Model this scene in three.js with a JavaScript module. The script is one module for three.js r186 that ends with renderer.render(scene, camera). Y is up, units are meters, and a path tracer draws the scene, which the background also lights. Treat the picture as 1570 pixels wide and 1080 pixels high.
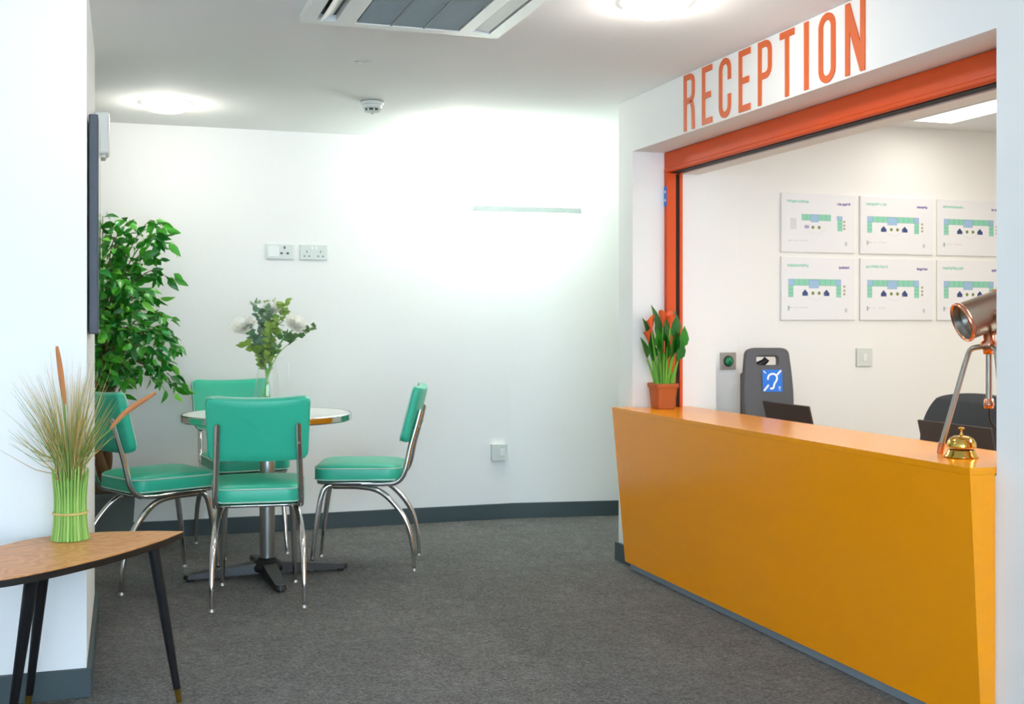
import * as THREE from 'three';
import { RoundedBoxGeometry } from 'three/addons/geometries/RoundedBoxGeometry.js';
import { mergeGeometries, toCreasedNormals } from 'three/addons/utils/BufferGeometryUtils.js';
import { RectAreaLightUniformsLib } from 'three/addons/lights/RectAreaLightUniformsLib.js';

// ---------------------------------------------------------------- camera, sky, exposure
const scene = new THREE.Scene();
const camera = new THREE.PerspectiveCamera(2 * Math.atan(540 / 1790) * 180 / Math.PI, 1570 / 1080, 0.05, 60);
camera.position.set(0, 1.2, 0);
camera.rotation.y = -Math.atan(595 / 1790);
camera.setViewOffset(1570, 1080, 0, 43, 1570, 1080);
scene.background = new THREE.Color().setRGB(0.62, 0.80, 1.0);      // overcast daylight beyond the shop window behind the camera
scene.backgroundIntensity = 10.6;
const renderer = new THREE.WebGLRenderer({ antialias: true });
renderer.toneMapping = THREE.LinearToneMapping;
renderer.toneMappingExposure = 1.12;
renderer.shadowMap.enabled = true;
RectAreaLightUniformsLib.init();
const LAMP = { downlight: 0.85, downlightFace: 12, washUp: 215, washDown: 40 };   // brightness of the fittings
const CEIL = 2.32, BACK = -6.85, WX = 2.386;

// ---------------------------------------------------------------- helpers
let seed = 7;
function rnd() { seed |= 0; seed = seed + 0x6D2B79F5 | 0; let t = Math.imul(seed ^ seed >>> 15, 1 | seed); t = t + Math.imul(t ^ t >>> 7, 61 | t) ^ t; return ((t ^ t >>> 14) >>> 0) / 4294967296; }
const rr = (a, b) => a + (b - a) * rnd();
const V = (x, y, z) => new THREE.Vector3(x, y, z);
const taken = {};
function numbered(n) { if (!(n in taken)) { taken[n] = 0; return n; } return n + '_' + String(++taken[n]).padStart(3, '0'); }
function tag(o, label, category, group, kind) {
  if (label) o.userData.label = label; if (category) o.userData.category = category;
  if (group) o.userData.group = group; if (kind) o.userData.kind = kind; return o;
}
function thing(name, label, category, p = [0, 0, 0], turn = 0, group) {
  const o = new THREE.Group(); o.name = numbered(name); o.position.set(...p); o.rotation.y = turn; scene.add(o);
  return tag(o, label, category, group);
}
function mesh(name, geo, mat, parent = scene) {
  if (Array.isArray(geo)) geo = merge(geo);
  const m = new THREE.Mesh(geo, mat); m.castShadow = m.receiveShadow = true;
  m.name = parent === scene ? numbered(name) : name; parent.add(m); return m;
}
function clean(g) { g = g.index ? g.toNonIndexed() : g; for (const k of Object.keys(g.attributes)) if (!['position', 'normal', 'uv'].includes(k)) g.deleteAttribute(k); if (!g.attributes.uv) g.setAttribute('uv', new THREE.BufferAttribute(new Float32Array(g.attributes.position.count * 2), 2)); return g; }
function merge(list) { return mergeGeometries(list.map(clean)); }
function metreUV(g, s = 1) {                                       // uv in metres, by the way each face points
  g = g.index ? g.toNonIndexed() : g; const p = g.attributes.position, n = p.count, uv = new Float32Array(n * 2), a = V(), b = V(), c = V();
  for (let i = 0; i < n; i += 3) {
    a.fromBufferAttribute(p, i); b.fromBufferAttribute(p, i + 1); c.fromBufferAttribute(p, i + 2);
    const f = b.clone().sub(a).cross(c.clone().sub(a)), ax = Math.abs(f.x), ay = Math.abs(f.y), az = Math.abs(f.z);
    [a, b, c].forEach((q, k) => { const [u, v] = ay >= ax && ay >= az ? [q.x, q.z] : ax >= az ? [q.z, q.y] : [q.x, q.y]; uv[(i + k) * 2] = u * s; uv[(i + k) * 2 + 1] = v * s; });
  }
  g.setAttribute('uv', new THREE.BufferAttribute(uv, 2)); return g;
}
function span(x0, x1, y0, y1, z0, z1) { const g = new THREE.BoxGeometry(x1 - x0, y1 - y0, z1 - z0); g.translate((x0 + x1) / 2, (y0 + y1) / 2, (z0 + z1) / 2); return metreUV(g); }
function rspan(x0, x1, y0, y1, z0, z1, r = 0.004, seg = 2) { const g = new RoundedBoxGeometry(x1 - x0, y1 - y0, z1 - z0, seg, r); g.translate((x0 + x1) / 2, (y0 + y1) / 2, (z0 + z1) / 2); return metreUV(g); }
function cyl(r0, r1, h, x, y, z, seg = 24) { const g = new THREE.CylinderGeometry(r1, r0, h, seg); g.translate(x, y + h / 2, z); return g; }
function lathe(pts, seg = 40) { return new THREE.LatheGeometry(pts.map(([r, y]) => new THREE.Vector2(r, y)), seg); }
function hexa(p) {                                                  // eight corners: 0-3 one face, 4-7 the opposite one, same order
  const q = [[0, 1, 2, 3], [7, 6, 5, 4], [0, 4, 5, 1], [1, 5, 6, 2], [2, 6, 7, 3], [3, 7, 4, 0]], out = [];
  for (const [a, b, c, d] of q) for (const i of [a, b, c, a, c, d]) out.push(...p[i]);
  const g = new THREE.BufferGeometry(); g.setAttribute('position', new THREE.Float32BufferAttribute(out, 3));
  const ctr = p.reduce((s, v) => [s[0] + v[0] / 8, s[1] + v[1] / 8, s[2] + v[2] / 8], [0, 0, 0]), at = g.attributes.position, a = V(), b = V(), c = V();
  for (let i = 0; i < at.count; i += 3) {                            // turn faces outwards
    a.fromBufferAttribute(at, i); b.fromBufferAttribute(at, i + 1); c.fromBufferAttribute(at, i + 2);
    const n = b.clone().sub(a).cross(c.clone().sub(a));
    if (n.dot(a.clone().sub(V(...ctr))) < 0) { at.setXYZ(i + 1, c.x, c.y, c.z); at.setXYZ(i + 2, b.x, b.y, b.z); }
  }
  g.computeVertexNormals(); return metreUV(g);
}
function tube(pts, r, seg = 24, rad = 10, closed = false, tension = 0.5) {   // r: number or function of t
  const curve = new THREE.CatmullRomCurve3(pts.map((p) => p.isVector3 ? p : V(...p)), closed, 'catmullrom', tension);
  const g = new THREE.TubeGeometry(curve, seg, 1, rad, closed), p = g.attributes.position, q = V(), c = V();
  for (let i = 0; i <= seg; i++) {
    curve.getPointAt(closed ? (i % seg) / seg : i / seg, c); const w = typeof r === 'function' ? r(i / seg) : r;
    for (let j = 0; j <= rad; j++) { const k = i * (rad + 1) + j; q.fromBufferAttribute(p, k).sub(c).multiplyScalar(w).add(c); p.setXYZ(k, q.x, q.y, q.z); }
  }
  if (closed) return g;
  const caps = [g];
  for (const e of [0, 1]) {
    const w = typeof r === 'function' ? r(e) : r; if (w < 0.0008) continue;
    const s = new THREE.CircleGeometry(w, rad), t = curve.getTangentAt(e); if (!e) t.negate();
    s.applyQuaternion(new THREE.Quaternion().setFromUnitVectors(V(0, 0, 1), t)); curve.getPointAt(e, c); s.translate(c.x, c.y, c.z); caps.push(s);
  }
  return merge(caps);
}
function rod(a, b, r0, r1 = r0, seg = 12) {
  const A = V(...a), B = V(...b), d = B.clone().sub(A), g = new THREE.CylinderGeometry(r1, r0, d.length(), seg);
  g.translate(0, d.length() / 2, 0); g.applyQuaternion(new THREE.Quaternion().setFromUnitVectors(V(0, 1, 0), d.normalize())); g.translate(A.x, A.y, A.z); return g;
}
function roundRect(x0, y0, x1, y1, r, s = new THREE.Shape()) {
  s.moveTo(x0 + r, y0); s.lineTo(x1 - r, y0); s.absarc(x1 - r, y0 + r, r, -Math.PI / 2, 0); s.lineTo(x1, y1 - r); s.absarc(x1 - r, y1 - r, r, 0, Math.PI / 2);
  s.lineTo(x0 + r, y1); s.absarc(x0 + r, y1 - r, r, Math.PI / 2, Math.PI); s.lineTo(x0, y0 + r); s.absarc(x0 + r, y0 + r, r, Math.PI, Math.PI * 1.5); return s;
}
function loft(outline, rings) {                                     // outline: [x, z] points; rings: [scale, y]; first and last ring close to a point when scale is 0
  const n = outline.length, pos = [], idx = [];
  rings.forEach(([s, y]) => outline.forEach(([x, z]) => pos.push(x * s, y, z * s)));
  for (let k = 0; k < rings.length - 1; k++) for (let i = 0; i < n; i++) {
    const a = k * n + i, b = k * n + (i + 1) % n, c = a + n, d = b + n;
    if (rings[k][0] > 0) idx.push(a, c, b); if (rings[k + 1][0] > 0) idx.push(b, c, d); else if (rings[k][0] > 0) ;
  }
  const g = new THREE.BufferGeometry(); g.setAttribute('position', new THREE.Float32BufferAttribute(pos, 3)); g.setIndex(idx); g.computeVertexNormals(); return g;
}

// ---------------------------------------------------------------- textures
function noiseField(n, cells, sd) {                                 // tiling value noise
  const old = seed; seed = sd; const t = Array.from({ length: cells * cells }, rnd); seed = old;
  const out = new Float32Array(n * n), f = (v) => v * v * (3 - 2 * v);
  for (let y = 0; y < n; y++) for (let x = 0; x < n; x++) {
    const u = x / n * cells, v = y / n * cells, i = Math.floor(u), j = Math.floor(v), a = f(u - i), b = f(v - j), g = (p, q) => t[(q % cells) * cells + (p % cells)];
    out[y * n + x] = (g(i, j) * (1 - a) + g(i + 1, j) * a) * (1 - b) + (g(i, j + 1) * (1 - a) + g(i + 1, j + 1) * a) * b;
  }
  return out;
}
function dataTex(n, m, fn, srgb, repeat = 1) {
  const d = new Uint8Array(n * m * 4);
  for (let y = 0; y < m; y++) for (let x = 0; x < n; x++) { const c = fn(x, y, y * n + x); for (let k = 0; k < 3; k++) d[(y * n + x) * 4 + k] = Math.max(0, Math.min(255, c[k])); d[(y * n + x) * 4 + 3] = 255; }
  const t = new THREE.DataTexture(d, n, m); t.wrapS = t.wrapT = THREE.RepeatWrapping; t.magFilter = THREE.LinearFilter; t.minFilter = THREE.LinearMipmapLinearFilter; t.generateMipmaps = true;
  if (srgb) t.colorSpace = THREE.SRGBColorSpace; t.repeat.set(repeat, repeat); t.needsUpdate = true; return t;
}
const nA = noiseField(512, 256, 11), nB = noiseField(512, 96, 12), nC = noiseField(512, 9, 13), nD = noiseField(512, 30, 14);
const carpetMap = dataTex(512, 512, (x, y, i) => { const v = 99 + (nA[i] - 0.5) * 46 + (nB[i] - 0.5) * 26 + (nD[i] - 0.5) * 8 + (nC[i] - 0.5) * 7; return [v * 1.0, v * 0.99, v * 0.965]; }, true, 1 / 0.9);
const carpetBump = dataTex(512, 512, (x, y, i) => { const v = 128 + (nA[i] - 0.5) * 160 + (nB[i] - 0.5) * 80; return [v, v, v]; }, false, 1 / 0.9);
const plasterBump = dataTex(512, 512, (x, y, i) => { const v = 128 + (nB[i] - 0.5) * 90 + (nD[i] - 0.5) * 60; return [v, v, v]; }, false, 1 / 0.8);
const woodMap = dataTex(512, 512, (x, y, i) => {
  const warp = nC[i] * 3 + nD[i] * 0.5, ring = 0.5 + 0.5 * Math.sin((y / 512 * 9 + warp) * 6.2832), fine = nA[(y * 512 + (x >> 4)) % 262144] - 0.5;
  const t = 0.62 * ring + 0.3 * fine + 0.2 * nD[i]; return [224 - 30 * t, 160 - 36 * t, 100 - 34 * t];
}, true, 1 / 0.55);
const meshBump = dataTex(64, 64, (x, y) => { const v = (x % 8 < 3 || y % 8 < 3) ? 220 : 40; return [v, v, v]; }, false, 1 / 0.05);

// ---------------------------------------------------------------- materials
const S = (c, o = {}) => new THREE.MeshStandardMaterial({ color: c, roughness: 0.6, ...o });
const P = (c, o = {}) => new THREE.MeshPhysicalMaterial({ color: c, roughness: 0.5, ...o });
const M = {
  wall: S(0xf6f5f1, { roughness: 0.75, bumpMap: plasterBump, bumpScale: 0.0004 }),
  ceiling: S(0xf8f7f5, { roughness: 0.85 }),
  carpet: S(0xffffff, { map: carpetMap, roughness: 1, bumpMap: carpetBump, bumpScale: 0.004 }),
  skirting: S(0x3b494c, { roughness: 0.5 }),
  orange: P(0xffa000, { roughness: 0.22 }),
  shutter: P(0xe04e00, { roughness: 0.55 }),
  rubber: S(0x16120f, { roughness: 0.7 }),
  kick: S(0xa9b6c2, { roughness: 0.42, metalness: 0.55 }),
  letter: P(0xe0662a, { roughness: 0.5 }),
  teal: P(0x35b896, { roughness: 0.34 }),
  piping: P(0xbfdccb, { roughness: 0.4 }),
  chrome: S(0xd8d8d8, { roughness: 0.1, metalness: 1 }),
  steel: S(0xb4b6b4, { roughness: 0.3, metalness: 1 }),
  brushed: S(0xb7b1a8, { roughness: 0.3, metalness: 1 }),
  copper: S(0xd59a80, { roughness: 0.25, metalness: 1 }),
  brass: S(0xd9b45a, { roughness: 0.14, metalness: 1 }),
  laminate: P(0xeef0ee, { roughness: 0.25 }),
  iron: S(0x141616, { roughness: 0.45 }),
  black: S(0x101114, { roughness: 0.42 }),
  tvBody: S(0x3d434d, { roughness: 0.5 }),
  screen: P(0x07080a, { roughness: 0.08 }),
  plastic: P(0xeceee9, { roughness: 0.35 }),
  plate: P(0xdadfd9, { roughness: 0.35 }),
  hole: S(0x4c4f4c, { roughness: 0.8 }),
  paleHole: S(0x8c918d, { roughness: 0.8 }),
  wood: S(0xffffff, { map: woodMap, roughness: 0.38 }),
  tabletopEdge: S(0x17130f, { roughness: 0.5 }),
  planter: S(0x565f58, { roughness: 0.6 }),
  soil: S(0x3a2a1c, { roughness: 1 }),
  bark: S(0x6d5030, { roughness: 0.9 }),
  terracotta: S(0xb25a22, { roughness: 0.6 }),
  stem: S(0x6fae35, { roughness: 0.5 }),
  spike: S(0xc8814f, { roughness: 0.9 }),
  glass: P(0xffffff, { roughness: 0.02, transmission: 1, thickness: 0, ior: 1.45 }),
  pane: P(0xffffff, { roughness: 0, transmission: 1, thickness: 0 }),
  grille: S(0x8e9a9c, { roughness: 0.6 }),
  grilleDark: S(0x555e60, { roughness: 0.8 }),
  loopBody: S(0x55565a, { roughness: 0.5 }),
  darkBrown: S(0x2a1611, { roughness: 0.45 }),
  meshBack: S(0x474b50, { roughness: 0.8, bumpMap: meshBump, bumpScale: 0.001 }),
  desk: S(0xd8d4cc, { roughness: 0.5 }),
  green: P(0x0f7d4c, { roughness: 0.25 }),
  blue: S(0x1c78d8, { roughness: 0.5 }),
  white: S(0xf4f4f2, { roughness: 0.5 }),
  frameGrey: S(0x8b9096, { roughness: 0.5 }),
  barGrey: S(0xb4bdb9, { roughness: 0.5 }),
  satin: S(0xaaa49d, { roughness: 0.4, metalness: 0.3 }),
  glow: new THREE.MeshStandardMaterial({ color: 0xffffff, emissive: 0xffffff, emissiveIntensity: 3, roughness: 0.6 }),
  glowWash: new THREE.MeshStandardMaterial({ color: 0xffffff, emissive: 0xf2fff8, emissiveIntensity: 3, roughness: 0.6 }),
};
const leafMat = [0x368f22, 0x4cae2c, 0x237a28, 0x74c440, 0x33994a].map((c) => P(c, { roughness: 0.35, transmission: 0.22, thickness: 0, side: THREE.DoubleSide }));
const eucaMat = [0x7f9f80, 0x9db95a, 0x5f8550, 0x88a843].map((c) => P(c, { roughness: 0.6, transmission: 0.2, thickness: 0, side: THREE.DoubleSide }));
const petalMat = P(0xfffdf0, { roughness: 0.7, transmission: 0.1, thickness: 0, side: THREE.DoubleSide });
const callaLeaf = [0x2d8a22, 0x449f2c, 0x1f7420].map((c) => P(c, { roughness: 0.4, transmission: 0.2, thickness: 0, side: THREE.DoubleSide }));
const callaPetal = P(0xf26a2c, { roughness: 0.5, transmission: 0.25, thickness: 0, side: THREE.DoubleSide });
const bladeMat = [0xd9b970, 0xe6cf90, 0xb0b45c, 0x86a452, 0xe8c68a, 0xc49c50].map((c) => S(c, { roughness: 0.75, side: THREE.DoubleSide }));
const stalkMat = [0x8fbb58, 0x7eac4a, 0xa2c768].map((c) => S(c, { roughness: 0.6, side: THREE.DoubleSide }));

// ---------------------------------------------------------------- room shell
const struct = (name, geo, mat) => tag(mesh(name, geo, mat), null, null, null, 'structure');
struct('floor', span(-2.6, 5.8, -0.1, 0, -7.2, 2.4), M.carpet);
struct('ceiling', [span(-2.6, 2.745, CEIL, 2.5, -7.2, 2.4), span(2.745, 4.3, CEIL, 2.5, -7.2, -5.5)], M.ceiling);
struct('ceiling_office', span(2.745, 5.8, 2.28, 2.5, -5.5, -1.2), M.ceiling);
const BX = 2.27, B2X = 4.2, B2Z = BACK + (B2X - BX) * Math.tan(9 * Math.PI / 180);
struct('wall_back', [span(-1.8, BX, 0, CEIL, -7.1, BACK), hexa([[BX, 0, BACK], [B2X, 0, B2Z], [B2X, CEIL, B2Z], [BX, CEIL, BACK], [BX, 0, -7.1], [B2X, 0, -7.1], [B2X, CEIL, -7.1], [BX, CEIL, -7.1]])], M.wall);
struct('wall_left', span(-2.6, -0.114, 0, CEIL, -5.1, -4.0), M.wall);
struct('wall_alcove_left', span(-1.8, -1.65, 0, CEIL, -6.85, -5.1), M.wall);
struct('wall_lobby_left', span(-2.6, -2.4, 0, CEIL, -4.0, 2.2), M.wall);
struct('wall_passage_right', span(4.2, 4.3, 0, CEIL, -7.1, -5.5), M.wall);
struct('wall_right', [span(WX, 2.847, 0, CEIL - 0.001, -5.46, -5.287), span(WX, 2.745, 0, CEIL - 0.001, -2.752, 2.2), span(WX, 2.745, 2.054, CEIL - 0.001, -5.287, -2.752), span(WX, 2.745, 0, 0.762, -5.287, -2.752), span(2.648, 2.745, 1.951, 2.054, -5.287, -2.752)], M.wall);
struct('wall_office_back', span(2.847, 5.7, 0, 2.28, -5.5, -5.4), M.wall);
struct('wall_office_right', span(5.6, 5.7, 0, 2.28, -5.4, -1.3), M.wall);
struct('wall_office_front', span(2.745, 5.6, 0, 2.28, -1.4, -1.3), M.wall);
struct('wall_front', [span(-2.6, -1.9, 0, CEIL, 2.2, 2.35), span(1.9, 2.745, 0, CEIL, 2.2, 2.35), span(-1.9, 1.9, 0, 0.1, 2.2, 2.35), span(-1.9, 1.9, 2.25, CEIL, 2.2, 2.35)], M.wall);
{ const w = struct('window_1', [span(-1.9, 1.9, 0.1, 0.15, 2.24, 2.3), span(-1.9, 1.9, 2.2, 2.25, 2.24, 2.3), ...[-1.9, -0.655, 0.605, 1.85].map((x) => span(x, x + 0.05, 0.15, 2.2, 2.24, 2.3))], M.frameGrey);
  for (const x of [-1.85, -0.605, 0.655]) mesh('pane', span(x, x + 1.19, 0.15, 2.2, 2.268, 2.272), M.pane, w); }
// the pilaster in the office, a shallow boxed-in strip
struct('trim_1', rspan(2.86, 3.03, 0.001, 2.279, -5.4, -5.378, 0.003), M.wall);
// skirtings
const SK = 0.093;
struct('baseboard_back', [rspan(-1.65, BX + 0.004, 0, SK, BACK, BACK + 0.016, 0.003), hexa([[BX, 0, BACK + 0.016], [B2X, 0, B2Z + 0.016], [B2X, SK, B2Z + 0.016], [BX, SK, BACK + 0.016], [BX, 0, BACK - 0.01], [B2X, 0, B2Z - 0.01], [B2X, SK, B2Z - 0.01], [BX, SK, BACK - 0.01]])], M.skirting);
struct('baseboard_left', [rspan(-2.4, -0.098, 0, SK, -4.0, -3.984, 0.003)], M.skirting);
struct('baseboard_left_side', [rspan(-0.114, -0.098, 0, SK, -5.115, -4.0, 0.003)], M.skirting);
struct('baseboard_right', [rspan(WX - 0.016, WX, 0, SK, -5.476, -5.245, 0.003), rspan(WX - 0.016, WX, 0, SK, -2.74, 2.2, 0.003)], M.skirting);

// ---------------------------------------------------------------- lamps
function downlight(x, z, label) {
  const t = thing('ceiling_downlight', label, 'light', [x, CEIL, z], 0, 'round flush ceiling lights');
  mesh('rim', lathe([[0.09, -0.006], [0.108, -0.006], [0.108, 0], [0.09, 0]]), M.plastic, t);
  mesh('diffuser', lathe([[0, -0.046], [0.05, -0.045], [0.085, -0.04], [0.104, -0.03], [0.113, -0.016], [0.113, -0.007], [0, -0.007]]), M.glow, t);
  const l = new THREE.PointLight(0xfffaf2, LAMP.downlight, 0, 2); l.position.set(0, -0.055, 0); l.castShadow = true; l.shadow.radius = 3; t.add(l);
  const d = new THREE.RectAreaLight(0xfffaf2, LAMP.downlightFace, 0.18, 0.18); d.position.set(0, -0.052, 0); d.rotation.set(-Math.PI / 2, 0, 0); d.castShadow = true; t.add(d);
}
downlight(0.204, -6.164, 'round flush ceiling light above the ficus corner');
downlight(1.765, -6.185, 'round flush ceiling light just left of the glowing wall bar');
downlight(1.756, -3.70, 'large round ceiling light nearest the orange reception lettering');
downlight(0.204, -3.25, 'round ceiling light over the leaf table, above the picture');
{ // up-and-down wall washer
  const ang = 4 * Math.PI / 180, t = thing('wall_washer_light', 'slim white bar wall light glowing up and down the back wall', 'light', [2.35, 1.902, BACK + 0.062], -ang);
  mesh('housing', [rspan(-0.34, 0.34, -0.017, 0.017, 0.022, 0.042, 0.003), rspan(-0.34, -0.335, -0.017, 0.017, -0.03, 0.03, 0.001), rspan(0.335, 0.34, -0.017, 0.017, -0.03, 0.03, 0.001), span(-0.335, 0.335, -0.006, 0.006, -0.04, 0.022)], M.barGrey, t);
  mesh('upper_diffuser', span(-0.332, 0.332, 0.007, 0.012, -0.03, 0.02), M.glowWash, t);
  mesh('lower_diffuser', span(-0.332, 0.332, -0.012, -0.007, -0.03, 0.02), M.glowWash, t);
  const up = new THREE.RectAreaLight(0xeafff6, LAMP.washUp, 0.65, 0.045); up.position.set(0, 0.0135, -0.006); up.rotation.set(Math.PI / 2, 0, 0); up.castShadow = true; t.add(up);
  const dn = new THREE.RectAreaLight(0xeafff6, LAMP.washDown, 0.65, 0.045); dn.position.set(0, -0.0135, -0.006); dn.rotation.set(-Math.PI / 2, 0, 0); dn.castShadow = true; t.add(dn);
}
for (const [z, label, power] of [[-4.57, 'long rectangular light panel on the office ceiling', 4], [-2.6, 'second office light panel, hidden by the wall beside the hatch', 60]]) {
  const t = thing('ceiling_panel_light', label, 'light', [4.06, 2.28, z], 0, 'office ceiling panels');
  mesh('frame', [span(-0.13, -0.12, -0.012, 0, -0.6, 0.6), span(0.12, 0.13, -0.012, 0, -0.6, 0.6), span(-0.12, 0.12, -0.012, 0, -0.6, -0.59), span(-0.12, 0.12, -0.012, 0, 0.59, 0.6)], M.plastic, t);
  mesh('diffuser', span(-0.12, 0.12, -0.01, -0.004, -0.59, 0.59), M.glow, t);
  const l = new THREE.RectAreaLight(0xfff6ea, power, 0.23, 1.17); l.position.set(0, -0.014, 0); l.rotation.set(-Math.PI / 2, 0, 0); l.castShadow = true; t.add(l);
}

// ---------------------------------------------------------------- reception counter
{
  const t = thing('reception_counter', 'long orange reception counter with sloping front under the serving hatch', 'counter');
  const A = [2.300, 0.787, -5.345], B = [2.296, 0.787, -2.756], C = [2.332, 0.036, -5.258], D = [2.336, 0.036, -2.756], k = 0.018, X = WX - 0.002;
  mesh('top_panel', [hexa([[A[0], 0.787, A[2]], [B[0], 0.787, B[2]], [X, 0.787, B[2]], [X, 0.787, A[2]], [A[0] + 0.001, 0.767, A[2] + 0.002], [B[0] + 0.001, 0.767, B[2]], [X, 0.767, B[2]], [X, 0.767, A[2] + 0.002]]), span(X, 2.69, 0.767, 0.787, -5.284, -2.756)], M.orange, t);
  mesh('front_panel', hexa([[A[0] + 0.001, 0.7665, A[2] + 0.002], [B[0] + 0.001, 0.7665, B[2]], D, C, [A[0] + k, 0.7665, A[2] + 0.002], [B[0] + k, 0.7665, B[2]], [D[0] + k, D[1], D[2]], [C[0] + k, C[1], C[2]]]), M.orange, t);
  const end = (xt, xb, z0, z1, s) => hexa([[xt + k, 0.7665, z0], [X, 0.7665, z0], [X, 0.036, z1], [xb + k, 0.036, z1], [xt + k, 0.7665, z0 + s * k], [X, 0.7665, z0 + s * k], [X, 0.036, z1 + s * k], [xb + k, 0.036, z1 + s * k]]);
  mesh('end_panel', end(A[0], C[0], A[2] + 0.002, C[2], 1), M.orange, t); mesh('end_panel', end(B[0], D[0], B[2], D[2], -1), M.orange, t);
  tag(mesh('plinth', span(2.354, X, 0, 0.0355, -5.243, -2.8), M.kick, t), 'grey metal kick strip');
}
{ // lettering: x runs along the wall, y up
  const t = thing('reception_sign', 'orange capital letters spelling RECEPTION above the hatch', 'sign', [WX - 0.0005, 2.062, 0], -Math.PI / 2);
  const h = 0.25, w = 0.0255, bar = (x0, y0, x1, y1) => { const s = new THREE.Shape(); s.moveTo(x0, y0); s.lineTo(x1, y0); s.lineTo(x1, y1); s.lineTo(x0, y1); return s; };
  const ring = (x0, y0, x1, y1, r) => { const s = roundRect(x0, y0, x1, y1, r); s.holes.push(roundRect(x0 + w, y0 + w, x1 - w, y1 - w, Math.max(0.004, r - w), new THREE.Path())); return s; };
  const arch = (x0, x1, y0, y1, open) => {                           // half ring; open: 'up' or 'down' end
    const s = new THREE.Shape(), cx = (x0 + x1) / 2, R = (x1 - x0) / 2, r = R - w;
    if (open === 'down') { s.moveTo(x0, y0); s.lineTo(x0, y1 - R); s.absarc(cx, y1 - R, R, Math.PI, 0, true); s.lineTo(x1, y0); s.lineTo(x1 - w, y0); s.lineTo(x1 - w, y1 - R); s.absarc(cx, y1 - R, r, 0, Math.PI, false); s.lineTo(x0 + w, y0); }
    else { s.moveTo(x0, y1); s.lineTo(x0, y0 + R); s.absarc(cx, y0 + R, R, Math.PI, 2 * Math.PI, false); s.lineTo(x1, y1); s.lineTo(x1 - w, y1); s.lineTo(x1 - w, y0 + R); s.absarc(cx, y0 + R, r, 0, Math.PI, true); s.lineTo(x0 + w, y1); }
    return s;
  };
  const bowl = (x0, x1, y0, y1) => { const s = new THREE.Shape(), r = 0.046; s.moveTo(x0, y0); s.lineTo(x1 - r, y0); s.absarc(x1 - r, y0 + r, r, -Math.PI / 2, 0); s.lineTo(x1, y1 - r); s.absarc(x1 - r, y1 - r, r, 0, Math.PI / 2); s.lineTo(x0, y1);
    const p = new THREE.Path(), q = r - w; p.moveTo(x0 + w, y0 + w); p.lineTo(x1 - r, y0 + w); p.absarc(x1 - r, y0 + r, q, -Math.PI / 2, 0); p.lineTo(x1 - w, y1 - r); p.absarc(x1 - r, y1 - r, q, 0, Math.PI / 2); p.lineTo(x0 + w, y1 - w); s.holes.push(p); return s; };
  const quad = (...q) => { const s = new THREE.Shape(); q.forEach(([x, y], i) => i ? s.lineTo(x, y) : s.moveTo(x, y)); return s; };
  const glyph = {
    R: (W) => [bowl(0, W, 0.118, h), bar(0, 0, w, 0.118), quad([W - w, 0], [W, 0], [W - 0.004, 0.09], [W - 0.018, 0.13], [W - 0.045, 0.13], [W - w - 0.004, 0.09])],
    E: (W) => [bar(0, 0, w, h), bar(w, 0, W, w), bar(w, h - w, W, h), bar(w, 0.112, W - 0.012, 0.112 + w)],
    C: (W) => [arch(0, W, 0, h / 2 - 0.03, 'up'), arch(0, W, h / 2 + 0.03, h, 'down'), bar(0, h / 2 - 0.03, w, h / 2 + 0.03)],
    P: (W) => [bowl(0, W, 0.1, h), bar(0, 0, w, 0.1)],
    T: (W) => [bar(0, h - w, W, h), bar(W / 2 - w / 2, 0, W / 2 + w / 2, h - w)],
    I: (W) => [bar(0, 0, W, h)],
    O: (W) => [ring(0, 0, W, h, W / 2)],
    N: (W) => [bar(0, 0, w, h), bar(W - w, 0, W, h), quad([w, h], [w, h - 0.1], [W - w, 0], [W - w, 0.1])],
  };
  const row = [['R', -4.727, 0.104], ['E', -4.552, 0.09], ['C', -4.4, 0.101], ['E', -4.233, 0.093], ['P', -4.08, 0.101], ['T', -3.918, 0.1], ['I', -3.75, 0.028], ['O', -3.655, 0.103], ['N', -3.491, 0.113]];
  for (const [c, z, W] of row) mesh('letter', glyph[c](W).map((s) => { const g = new THREE.ExtrudeGeometry(s, { depth: 0.004, bevelEnabled: false, curveSegments: 14 }); g.translate(z, 0, 0); return g; }), M.letter, t);
}
{ // roller shutter
  const t = thing('roller_shutter', 'orange roller shutter box and side guide framing the hatch', 'shutter');
  const bar = mesh('bottom_rail', [rspan(2.556, 2.64, 1.966, 2.0525, -5.285, -2.754, 0.004), rspan(2.552, 2.60, 1.953, 1.975, -5.285, -2.754, 0.008, 3)], M.shutter, t);
  mesh('brush_strip', span(2.575, 2.62, 1.949, 1.956, -5.25, -2.79), M.rubber, bar);
  for (const [z0, s] of [[-5.286, 1], [-2.753, -1]]) {
    const q = (a, b) => [Math.min(z0 + s * a, z0 + s * b), Math.max(z0 + s * a, z0 + s * b)];
    const g = mesh('side_guide', [rspan(2.556, 2.606, 0.788, 1.953, ...q(0, 0.034), 0.003), rspan(2.626, 2.643, 0.788, 1.953, ...q(0, 0.034), 0.003), span(2.6, 2.64, 0.788, 1.953, ...q(0, 0.008))], M.shutter, t);
    mesh('brush_strip', span(2.607, 2.625, 0.79, 1.945, ...q(0.0085, 0.026)), M.rubber, g);
  }
  const st = mesh('sticker', roundRectPlate(0.0015), M.blue, t); st.rotation.y = -Math.PI / 2; st.position.set(2.5555, 1.835, -5.269);
  for (const [y, r] of [[0.022, 0.0075], [-0.02, 0.0075]]) { const d = mesh('sticker_mark', new THREE.CylinderGeometry(r, r, 0.0006, 16), M.white, st); d.rotation.x = Math.PI / 2; d.position.set(0, y, 0.0018); }
}
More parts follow.
